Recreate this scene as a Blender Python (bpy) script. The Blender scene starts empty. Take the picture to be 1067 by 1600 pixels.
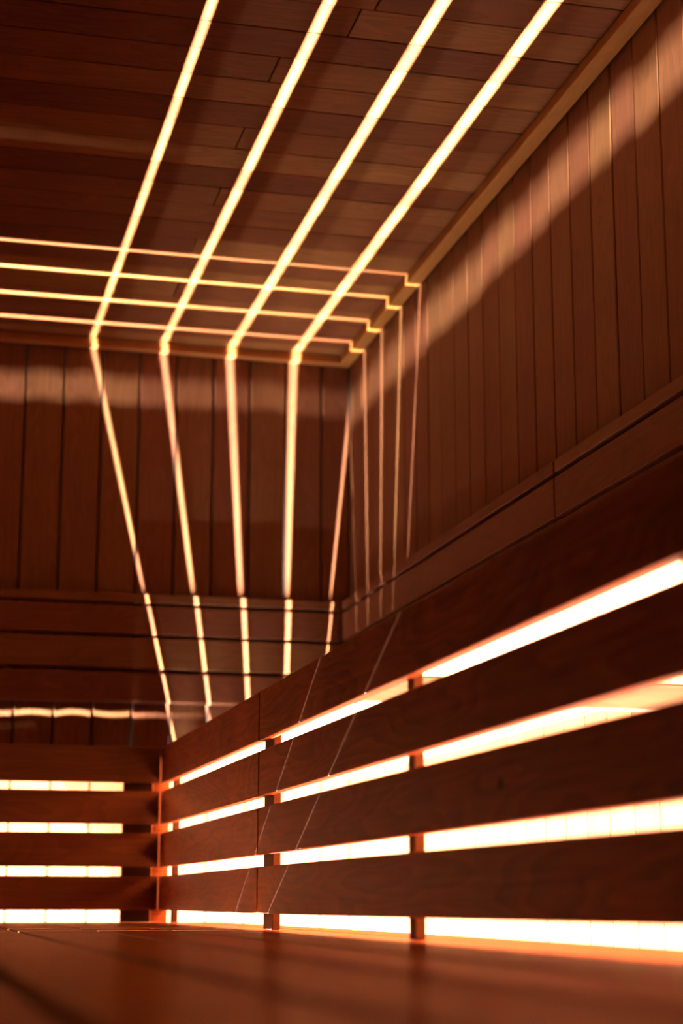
import bpy, bmesh, math, random
from mathutils import Matrix, Vector
random.seed(11)
S = bpy.context.scene
COL = S.collection

# ------------------------------------------------------------------ camera
Z0 = 1.0                                    # camera height above the room floor
cam_d = bpy.data.cameras.new('camera')
cam = bpy.data.objects.new('camera', cam_d)
COL.objects.link(cam)
R_, U_, F_ = (Vector((.970801, -.239885, .000905)), Vector((-.052392, -.208343, .976652)), Vector((.234095, .948182, .214827)))
cam.matrix_world = Matrix((( R_.x, U_.x, -F_.x, 0), (R_.y, U_.y, -F_.y, 0), (R_.z, U_.z, -F_.z, Z0), (0, 0, 0, 1)))
cam_d.sensor_fit = 'VERTICAL'
cam_d.sensor_height = 36.0
cam_d.lens = 36.0 * 2773.3 / 1600
cam_d.clip_start = 0.01
cam_d.dof.use_dof = True
cam_d.dof.focus_distance = 3.6
cam_d.dof.aperture_fstop = 3.0
S.camera = cam

# ------------------------------------------------------------------ world, exposure
W_ = bpy.data.worlds.new('world')
S.world = W_
W_.use_nodes = True
W_.node_tree.nodes['Background'].inputs[0].default_value = (0, 0, 0, 1)
W_.node_tree.nodes['Background'].inputs[1].default_value = 0.0
S.view_settings.view_transform = 'Standard'
S.view_settings.look = 'None'
S.view_settings.gamma = 1.0
S.view_settings.use_curve_mapping = False
S.view_settings.exposure = 0.0
S.cycles.max_bounces = 10
S.cycles.diffuse_bounces = 6
S.cycles.sample_clamp_indirect = 4.0

LAMP_W_PER_M = 950.0                         # watts per metre of strip (radiometric)
LAMP_RGB = (1.0, 1.0, 0.94)

# ------------------------------------------------------------------ main measures (metres)
XW, YW = 1.451, 5.759                       # faces of the right and far wall planks
XL, YN = -1.75, -1.6                        # left wall, near wall
ZC = Z0 + 1.85                              # ceiling
ZB = Z0 + .4295                             # top of the upper benches
ZD = Z0 - .055                              # top of the lower bench
XS, YS = .72, 5.0285                        # faces of the two bench skirts
LX, LY, LZ = 1.19, 5.43, Z0 - .90           # the two light strips (line along y at LX, along x at LY)

# ------------------------------------------------------------------ materials
def wood(name, dark, light, rough=.42, tone=.35, grain=1.0, bump=.25, coat=0.0, hue=.008, spec=.5, tint=(1, .62, .34)):
    m = bpy.data.materials.new(name); m.use_nodes = True
    nt = m.node_tree; N = nt.nodes; Lk = nt.links
    b = N['Principled BSDF']
    tc = N.new('ShaderNodeTexCoord'); oi = N.new('ShaderNodeObjectInfo')
    off = N.new('ShaderNodeVectorMath'); off.operation = 'SCALE'
    off.inputs[0].default_value = (37.1, 13.7, 71.3); Lk.new(oi.outputs['Random'], off.inputs['Scale'])
    add = N.new('ShaderNodeVectorMath'); add.operation = 'ADD'
    Lk.new(tc.outputs['Object'], add.inputs[0]); Lk.new(off.outputs[0], add.inputs[1])
    # long, fine fibres
    mp = N.new('ShaderNodeMapping'); mp.inputs['Scale'].default_value = (3.0, 130, 130); Lk.new(add.outputs[0], mp.inputs[0])
    n1 = N.new('ShaderNodeTexNoise'); n1.inputs['Scale'].default_value = 1.0; n1.inputs['Detail'].default_value = 6; Lk.new(mp.outputs[0], n1.inputs['Vector'])
    # broad growth rings that wander along the board
    mp2 = N.new('ShaderNodeMapping'); mp2.inputs['Scale'].default_value = (1.3, 7.5, 7.5); Lk.new(add.outputs[0], mp2.inputs[0])
    n2 = N.new('ShaderNodeTexNoise'); n2.inputs['Scale'].default_value = 1.2; n2.inputs['Detail'].default_value = 2.0; n2.inputs['Roughness'].default_value = .4
    Lk.new(mp2.outputs[0], n2.inputs['Vector'])
    mul = N.new('ShaderNodeMath'); mul.operation = 'MULTIPLY'; mul.inputs[1].default_value = 16.0; Lk.new(n2.outputs['Fac'], mul.inputs[0])
    frac = N.new('ShaderNodeMath'); frac.operation = 'FRACT'; Lk.new(mul.outputs[0], frac.inputs[0])
    ring = N.new('ShaderNodeValToRGB'); e = ring.color_ramp.elements
    e[0].position = 0.0; e[0].color = (.35, .35, .35, 1); e[1].position = .92; e[1].color = (.8, .8, .8, 1)
    e2 = ring.color_ramp.elements.new(1.0); e2.color = (.35, .35, .35, 1)
    Lk.new(frac.outputs[0], ring.inputs[0])
    # blotches
    n3 = N.new('ShaderNodeTexNoise'); n3.inputs['Scale'].default_value = 5.0; n3.inputs['Detail'].default_value = 3; Lk.new(add.outputs[0], n3.inputs['Vector'])
    mx = N.new('ShaderNodeMix'); mx.data_type = 'FLOAT'; mx.inputs[0].default_value = .45
    Lk.new(n1.outputs['Fac'], mx.inputs[2]); Lk.new(ring.outputs[0], mx.inputs[3])
    mx2 = N.new('ShaderNodeMix'); mx2.data_type = 'FLOAT'; mx2.inputs[0].default_value = .3
    Lk.new(mx.outputs[0], mx2.inputs[2]); Lk.new(n3.outputs['Fac'], mx2.inputs[3])
    cr = N.new('ShaderNodeValToRGB'); ce = cr.color_ramp.elements
    mid = .5; sp = .28 / max(grain, .01)
    ce[0].position = max(0, mid - sp); ce[0].color = (*dark, 1); ce[1].position = min(1, mid + sp); ce[1].color = (*light, 1)
    Lk.new(mx2.outputs[0], cr.inputs[0])
    hs = N.new('ShaderNodeHueSaturation')
    mr = N.new('ShaderNodeMapRange'); mr.inputs[3].default_value = 1 - tone; mr.inputs[4].default_value = 1 + tone
    Lk.new(oi.outputs['Random'], mr.inputs[0]); Lk.new(mr.outputs[0], hs.inputs['Value'])
    mr2 = N.new('ShaderNodeMapRange'); mr2.inputs[3].default_value = .5 - hue; mr2.inputs[4].default_value = .5 + hue
    Lk.new(oi.outputs['Random'], mr2.inputs[0]); Lk.new(mr2.outputs[0], hs.inputs['Hue'])
    Lk.new(cr.outputs[0], hs.inputs['Color']); Lk.new(hs.outputs[0], b.inputs['Base Color'])
    rr = N.new('ShaderNodeMapRange'); rr.inputs[3].default_value = rough - .07; rr.inputs[4].default_value = rough + .1
    Lk.new(mx2.outputs[0], rr.inputs[0]); Lk.new(rr.outputs[0], b.inputs['Roughness'])
    b.inputs['Specular IOR Level'].default_value = spec; b.inputs['Specular Tint'].default_value = (*tint, 1)
    b.inputs['Coat Weight'].default_value = coat; b.inputs['Coat Roughness'].default_value = .26
    bp = N.new('ShaderNodeBump'); bp.inputs['Strength'].default_value = bump; bp.inputs['Distance'].default_value = .0012
    Lk.new(mx.outputs[0], bp.inputs['Height']); Lk.new(bp.outputs[0], b.inputs['Normal'])
    return m

def plain(name, rgb, rough=.6, metal=0.0):
    m = bpy.data.materials.new(name); m.use_nodes = True
    nt = m.node_tree; b = nt.nodes['Principled BSDF']
    n = nt.nodes.new('ShaderNodeTexNoise'); n.inputs['Scale'].default_value = 60
    r = nt.nodes.new('ShaderNodeValToRGB')
    r.color_ramp.elements[0].color = (*[c * .85 for c in rgb], 1); r.color_ramp.elements[1].color = (*[min(1, c * 1.15) for c in rgb], 1)
    nt.links.new(n.outputs['Fac'], r.inputs[0]); nt.links.new(r.outputs[0], b.inputs['Base Color'])
    b.inputs['Roughness'].default_value = rough; b.inputs['Metallic'].default_value = metal
    return m

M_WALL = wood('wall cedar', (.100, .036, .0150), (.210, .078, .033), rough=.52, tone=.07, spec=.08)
M_CEIL = wood('ceiling cedar', (.105, .034, .0115), (.285, .100, .034), rough=.52, tone=.26, spec=.07)
M_TRIM = wood('trim cedar', (.27, .092, .024), (.42, .150, .040), rough=.5, tone=.05, spec=.10)
M_BENCH = wood('bench alder', (.150, .044, .0145), (.400, .125, .042), rough=.50, tone=.08, grain=1.7, spec=.08)
M_BATTEN = wood('dark batten', (.026, .010, .005), (.055, .020, .009), rough=.55, tone=.08, spec=.12)
M_DECK = wood('deck alder', (.130, .041, .011), (.240, .078, .021), rough=.5, tone=.10, coat=.13, spec=.0, tint=(1, .50, .18))
M_BACK = plain('dark felt backing', (.03, .016, .01), .9)
M_FLOOR = plain('stone floor', (.10, .075, .06), .7)
M_ALU = plain('brushed aluminium', (.6, .6, .6), .35, 1.0)
M_OPAL = bpy.data.materials.new('opal diffuser'); M_OPAL.use_nodes = True
_b = M_OPAL.node_tree.nodes['Principled BSDF']
_b.inputs['Base Color'].default_value = (.85, .8, .72, 1); _b.inputs['Roughness'].default_value = .4

# ------------------------------------------------------------------ helpers
CACHE = {}
def board_mesh(l, w, t, bev=.0025, cup=0.0, mat=None):
    """board centred at the origin: length along X, width along Y, face at z=0, body below (z=-t)"""
    key = (round(l, 4), round(w, 4), round(t, 4), bev, round(cup, 4), mat.name)
    if key in CACHE: return CACHE[key]
    n = 6 if cup else 1
    prof = [(-w / 2, -t), (-w / 2, -bev)]
    for i in range(n + 1):
        y = -w / 2 + bev + (w - 2 * bev) * i / n
        prof.append((y, -cup * (1 - (2 * y / w) ** 2)))
    prof += [(w / 2, -bev), (w / 2, -t)]
    xs = [(-l / 2, bev), (-l / 2 + bev, 0), (l / 2 - bev, 0), (l / 2, bev)]
    v, f = [], []
    k = len(prof)
    for x, drop in xs:
        for (y, z) in prof:
            v.append((x, y, z - (drop if z > -t + 1e-6 else 0)))
    for a in range(3):
        for i in range(k):
            j = (i + 1) % k
            f.append((a * k + i, (a + 1) * k + i, (a + 1) * k + j, a * k + j))
    f.append(tuple(range(k))); f.append(tuple(3 * k + i for i in reversed(range(k))))
    me = bpy.data.meshes.new('board'); me.from_pydata(v, [], f)
    bm = bmesh.new(); bm.from_mesh(me); bmesh.ops.recalc_face_normals(bm, faces=bm.faces); bm.to_mesh(me); bm.free()
    me.materials.append(mat)
    CACHE[key] = me
    return me

def frame(x, z):
    x = Vector(x); z = Vector(z); y = z.cross(x)
    return Matrix(((x.x, y.x, z.x), (x.y, y.y, z.y), (x.z, y.z, z.z))).to_4x4()

def put(name, me, x, z, loc, parent=None, tilt=0.0):
    o = bpy.data.objects.new(name, me); COL.objects.link(o)
    m = Matrix.Translation(Vector(loc)) @ frame(x, z) @ Matrix.Rotation(tilt, 4, 'X')
    if parent is not None:
        o.parent = parent
        m = Matrix.Translation(-parent.location) @ m
    o.matrix_local = m
    return o

def box_mesh(name, lo, hi, mat, org=(0, 0, 0), bev=0.002):
    bm = bmesh.new()
    bmesh.ops.create_cube(bm, size=1)
    for v in bm.verts:
        v.co = Vector([lo[i] + (v.co[i] + .5) * (hi[i] - lo[i]) - org[i] for i in range(3)])
    if bev: bmesh.ops.bevel(bm, geom=bm.edges[:], offset=bev, segments=1, affect='EDGES', profile=.5)
    me = bpy.data.meshes.new(name); bm.to_mesh(me); bm.free(); me.materials.append(mat)
    return me

def box(name, lo, hi, mat, parent=None, bev=0.002):
    c = Vector([(lo[i] + hi[i]) / 2 for i in range(3)])
    o = bpy.data.objects.new(name, box_mesh(name, lo, hi, mat, c, bev)); COL.objects.link(o)
    if parent is not None:
        o.parent = parent; o.location = c - parent.location
    else: o.location = c
    return o

def struct(name, lo, hi, mat):
    o = box(name, lo, hi, mat, bev=0); o['kind'] = 'structure'; return o

def thing(name, label, cat, loc, group=None):
    o = bpy.data.objects.new(name, None); COL.objects.link(o)
    o.location = loc; o.empty_display_size = .1
    o['label'] = label; o['category'] = cat
    if group: o['group'] = group
    return o

XV, YV, ZV = (1, 0, 0), (0, 1, 0), (0, 0, 1)
NX, NY, NZ = (-1, 0, 0), (0, -1, 0), (0, 0, -1)
PT = .016                                   # plank thickness
GR = .0065                                  # groove between planks

# ------------------------------------------------------------------ room shell
floor = struct('floor', (XL - .1, YN - .1, -.1), (XW + .12, YW + .12, 0), M_FLOOR)
ceiling = struct('ceiling', (XL - .1, YN - .1, ZC + PT + .001), (XW + .12, YW + .12, ZC + .1), M_BACK)
wall_right = struct('wall_right', (XW + PT + .001, YN - .1, 0), (XW + .12, YW + .12, ZC + PT), M_BACK)
wall_far = struct('wall_far', (XL - .1, YW + PT + .001, 0), (XW + PT, YW + .12, ZC + PT), M_BACK)
wall_left = struct('wall_left', (XL - .1, YN - .1, 0), (XL - PT - .001, YW + PT, ZC + PT), M_BACK)
wall_near = struct('wall_near', (XL - PT, YN - .1, 0), (XW + PT, YN - PT - .001, ZC + PT), M_BACK)

def jit(a): return random.uniform(-a, a)
HW = ZC                                     # planks run floor to ceiling
cups = [.0, .0006, .0012, -.0006, .0018, -.0010]
# right wall, pitch measured from the photograph
y = 3.142 - .1287 * 36
while y < YW - .02:
    y1 = min(y + .1287, YW)
    y0 = max(y, YN)
    if y1 - y0 > .03:
        me = board_mesh(HW - .004, y1 - y0 - GR, PT, .0018, random.choice(cups[:4]), M_WALL)
        put('plank', me, ZV, NX, (XW + jit(.0008), (y0 + y1) / 2, HW / 2), wall_right, jit(.006))
    y += .1287
x = .3415 - .1262 * 16
while x < XW - .02:
    x0, x1 = max(x, XL), min(x + .1262, XW)
    if x1 - x0 > .03:
        me = board_mesh(HW - .004, x1 - x0 - GR - .001, PT, .0022, random.choice(cups), M_WALL)
        put('plank', me, ZV, NY, ((x0 + x1) / 2, YW + jit(.0009), HW / 2), wall_far, jit(.008))
    x += .1262
y = YN
while y < YW - .02:
    y1 = min(y + .1287, YW)
    put('plank', board_mesh(HW - .004, y1 - y - GR, PT, .0018, 0, M_WALL), ZV, XV, (XL, (y + y1) / 2, HW / 2), wall_left)
    y += .1287
x = XL
while x < XW - .02:
    x1 = min(x + .1262, XW)
    put('plank', board_mesh(HW - .004, x1 - x - GR, PT, .0018, 0, M_WALL), ZV, YV, ((x + x1) / 2, YN, HW / 2), wall_near)
    x += .1262

# ceiling rows; butt joints read off the photograph for the rows in view
PC = .1278
known = {0: [.744], 3: [.737], 6: [.747], 9: [.746, 1.241], 12: [.752]}
k = -41
while 3.593 + PC * k < YW - .02:
    y0, y1 = max(3.593 + PC * k, YN), min(3.593 + PC * (k + 1), YW)
    if y1 - y0 > .03:
        if k in known: js = known[k] + [-.9]
        elif -1 <= k <= 17: js = [random.choice((-.2, -.55, -1.0))]
        else: js = [random.uniform(-1.0, 0), random.uniform(.4, 1.1)]
        xs = sorted([XL] + js + [XW])
        g = random.choice((.004, .005, .005, .0025))
        for a, c in zip(xs, xs[1:]):
            put('plank', board_mesh(c - a - .003, y1 - y0 - g, PT, .0015, 0, M_CEIL), XV, NZ, ((a + c) / 2, (y0 + y1) / 2, ZC + jit(.0006)), ceiling, jit(.003))
    k += 1

# cove battens under the ceiling
t1 = box('trim_1', (XW - .0454, YN + .002, ZC - .03), (XW - .003, YW - .0476, ZC - .0015), M_TRIM, bev=.002); t1['kind'] = 'structure'
t2 = box('trim_2', (XL + .002, YW - .0454, ZC - .03), (XW - .003, YW - .003, ZC - .0015), M_TRIM, bev=.002); t2['kind'] = 'structure'
for o, ax in ((t1, YV), (t2, XV)):          # grain follows the batten: mesh axes turned so that X is its length
    if ax == YV:
        o.data.transform(Matrix.Rotation(-math.pi / 2, 4, 'Z')); o.rotation_euler = (0, 0, math.pi / 2)

# ------------------------------------------------------------------ backrests
def backrest(axis, label):
    base = (XW - .02, 2.0, Z0 + .63) if axis == 'y' else (-.1, YW - .02, Z0 + .63)
    r = thing('backrest', label, 'backrest', base, 'board backrests on the two walls')
    face = (XW if axis == 'y' else YW) - .040
    rows = [('top_rail', .9572, .9852), ('back_board', .8522, .9450), ('back_board', .7404, .8402), ('back_board', .6297, .7284)]
    if axis == 'y':
        ends = [YN + .02, 1.45, 3.70, YW - .045]
    else:
        ends = [XL + .02, -.9, XW - .042]
    for nm, z0, z1 in rows:
        for a, c in zip(ends, ends[1:]):
            me = board_mesh(c - a - .009, z1 - z0, .024, .006 if z0 < .63 else .0015, 0, M_WALL)
            if axis == 'y': put(nm, me, YV, NX, (face, (a + c) / 2, Z0 + (z0 + z1) / 2), r)
            else: put(nm, me, XV, NY, ((a + c) / 2, face, Z0 + (z0 + z1) / 2), r)
    n = 5
    for i in range(n):                      # battens that hold the boards off the wall
        if axis == 'y':
            p = -1.2 + i * 1.55 if i < n - 1 else 4.6
            box('batten', (XW - .0158, p - .025, Z0 + .65), (XW - .003, p + .025, Z0 + .975), M_BENCH, r)
        else:
            p = -1.5 + i * .45
            box('batten', (p - .025, YW - .0158, Z0 + .65), (p + .025, YW - .003, Z0 + .975), M_BENCH, r)
    return r
backrest('y', 'dark board backrest running along the right wall, seen above the bench edge')
backrest('x', 'dark board backrest on the far wall crossed by narrow light stripes')

# ------------------------------------------------------------------ upper benches
SB = [(.3282, .4295), (.2135, .3056), (.0956, .1896), (-.0218, .0707)]   # skirt boards, heights above the camera
ST = .020                                   # skirt thickness
def edges(start, gaps, g, end):
    out = []; a = start
    for c in gaps:
        c, gg = c if isinstance(c, tuple) else (c, g)
        out.append((a, c - gg / 2)); a = c + gg / 2
    out.append((a, end)); return out
GW = .0130
SLT = .028
# right bench (runs through to the far wall)
ub = thing('upper_bench', 'long upper bench on the right, four wide skirt boards with glowing gaps', 'bench', (1.08, 2.0, ZD), 'slatted upper benches')
yj = [YN + .02, 1.30, 3.63, YW - .004]
for z0, z1 in SB:
    for a, c in zip(yj, yj[1:]):
        put('skirt_board', board_mesh(c - a - .011, z1 - z0, ST, .0018, 0, M_BENCH), YV, NX, (XS + jit(.0004), (a + c) / 2, Z0 + (z0 + z1) / 2), ub)
bm = bmesh.new()                            # a small dark knot in the third board
bmesh.ops.create_cone(bm, cap_ends=True, segments=14, radius1=.0085, radius2=.006, depth=.0016)
kn = bpy.data.meshes.new('knot'); bm.to_mesh(kn); bm.free(); kn.materials.append(M_BATTEN)
ko = bpy.data.objects.new('knot', kn); COL.objects.link(ko); ko.parent = ub
ko.location = Vector((XS - .0002, 2.097, Z0 + .1427)) - ub.location
ko.rotation_euler = (0, -math.pi / 2, 0); ko.scale = (1, 1.5, 1); ko['label'] = 'small dark knot'
for a, c in edges(XS + ST + .001, [.886, 1.000, 1.111, 1.219, (1.3235, .0060), 1.430], GW, XW - .003):
    put('seat_board', board_mesh(YW - YN - .03, c - a, SLT, .0018, 0, M_BENCH), YV, ZV, ((a + c) / 2, (YW + YN) / 2, ZB - .0005), ub)
for yc, hw in ((-.75, .045), (.37, .016), (1.568, .030), (2.565, .016), (3.62, .045), (4.935, .014)):
    box('batten', (XS + ST, yc - hw, ZD + .001), (XS + ST + .017, yc + hw, ZB - SLT - .001), M_BATTEN, ub)
box('corner_post', (.703, 5.082, ZD + .001), (.751, 5.130, ZB - SLT - .001), M_BENCH, ub)
for yc in (-.75, .9, 3.10):
    box('joist', (XS + ST + .024, yc - .02, ZB - SLT - .05), (XW - .004, yc + .02, ZB - SLT - .001), M_BATTEN, ub)
# far bench (butts against the right one)
fb = thing('upper_bench', 'upper bench across the far end, short skirt boards with straight level glowing gaps', 'bench', (-.5, 5.4, ZD), 'slatted upper benches')
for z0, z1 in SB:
    put('skirt_board', board_mesh(.7145 - XL - .01, z1 - z0, ST, .0018, 0, M_WALL), XV, NY, ((.7145 + XL + .01) / 2, YS + jit(.0004), Z0 + (z0 + z1) / 2), fb)  # darker wall wood stands in for the shade on this skirt
for a, c in edges(YS + ST + .001, [5.166, 5.270, 5.383, 5.492, (5.5975, .0062), (5.7195, .0088)], GW, YW - .003):
    put('seat_board', board_mesh(.717 - XL - .01, c - a, SLT, .0018, 0, M_BENCH), XV, ZV, ((.717 + XL + .01) / 2, (a + c) / 2, ZB - .0005), fb)
for xc in (-1.5, -.6, .3 - .45):
    box('batten', (xc - .04, YS + ST, ZD + .001), (xc + .04, YS + ST + .022, ZB - SLT - .001), M_BATTEN, fb)
box('batten', (.615, YS + ST, ZD + .001), (.698, YS + ST + .022, ZB - SLT - .001), M_BATTEN, fb)

put('added_lower_panel', board_mesh(-.39 - XL - .01, ZD - .06 + .05, ST, .0018, 0, M_BENCH), XV, NY, ((-.39 + XL + .01) / 2, YS, (ZD - .01) / 2 + .002), fb)  # unseen panel added to keep strip light out of the room
# ------------------------------------------------------------------ lower bench the camera lies on
lb = thing('lower_bench', 'broad lower bench of smooth boards in the blurred foreground', 'bench', (.3, 1.5, 0))
dx = [-.372, -.218, -.067, .087, .238, .392, .545, .690, .815, .930]
DT = .022
ysec = [(YN + .02, 3.5953), (3.6447, 3.9303), (3.9697, 4.851), (4.855, 5.215)]  # two wide cross gaps added to cast faint light lines on the right skirt
for a, c in zip(dx, dx[1:]):
    g = .014 if abs(a - .087) < .001 or abs(c - .087) < .001 else .008
    for s, e_ in ysec:
        put('deck_board', board_mesh(e_ - s, c - a - g, DT, .002, 0, M_DECK), YV, ZV, ((a + c) / 2, (s + e_) / 2, ZD + jit(.0003)), lb)
for c in dx[1:-1]:                          # unseen strips added below the joints to stop light leaking up
    for s, e_ in ysec:
        box('light_seal_strip', (c - .02, s, ZD - DT - .011), (c + .02, e_, ZD - DT - .001), M_DECK, lb)
box('added_front_panel', (-.384, YN + .02, 0), (-.366, 5.022, ZD - DT), M_DECK, lb)  # unseen, added to hold the strip light in under the bench
for yb in (-1.4, .1, 1.7, 3.3, 4.6):
    box('bearer', (-.36, yb - .025, ZD - DT - .071), (.92, yb + .025, ZD - DT - .011), M_DECK, lb)
    for xb in (-.32, .86):
        box('leg', (xb - .025, yb - .025, 0), (xb + .025, yb + .025, ZD - DT - .071), M_DECK, lb)
for xb in (-.32, .86):
    box('stringer', (xb - .02, 3.3 + .025, ZD - DT - .055), (xb + .02, 4.575, ZD - DT - .012), M_DECK, lb)
    box('stringer', (xb - .02, 4.625, ZD - DT - .055), (xb + .02, 5.2, ZD - DT - .012), M_DECK, lb)

# ------------------------------------------------------------------ light strips under the upper benches
def light_strip(axis, a, c, label):
    w = .012
    loc = (LX, (a + c) / 2, 0) if axis == 'y' else ((a + c) / 2, LY, 0)
    r = thing('light_strip', label, 'lamp', loc, 'light strips under the upper benches')
    n = int((c - a) // 1.2) + 1
    L = c - a
    def bx(nm, s, e_, hw, z0, z1, m):
        lo = (LX - hw, s, z0) if axis == 'y' else (s, LY - hw, z0)
        hi = (LX + hw, e_, z1) if axis == 'y' else (e_, LY + hw, z1)
        return box(nm, lo, hi, m, r, .001)
    bx('channel', a, c, .014, LZ - .016, LZ - .006, M_ALU)
    bx('diffuser', a + .005, c - .005, .010, LZ - .006, LZ - .003, M_OPAL)
    for i in range(n + 1):
        p = a + .06 + (L - .12) * i / n
        bx('bracket', p - .015, p + .015, .02, 0, LZ - .016, M_ALU)
    ld = bpy.data.lights.new('strip_light', 'AREA'); ld.shape = 'RECTANGLE'
    ld.size = w if axis == 'y' else L - .01; ld.size_y = L - .01 if axis == 'y' else w
    ld.energy = LAMP_W_PER_M * L; ld.color = LAMP_RGB
    lo = bpy.data.objects.new('strip_light', ld); COL.objects.link(lo)
    lo.parent = r; lo.location = (0, 0, LZ); lo.rotation_euler = (math.pi, 0, 0)
    return r
light_strip('y', YN + .1, 5.38, 'warm light strip on the floor beneath the right upper bench')
light_strip('x', XL + .1, 1.13, 'warm light strip on the floor beneath the far upper bench')
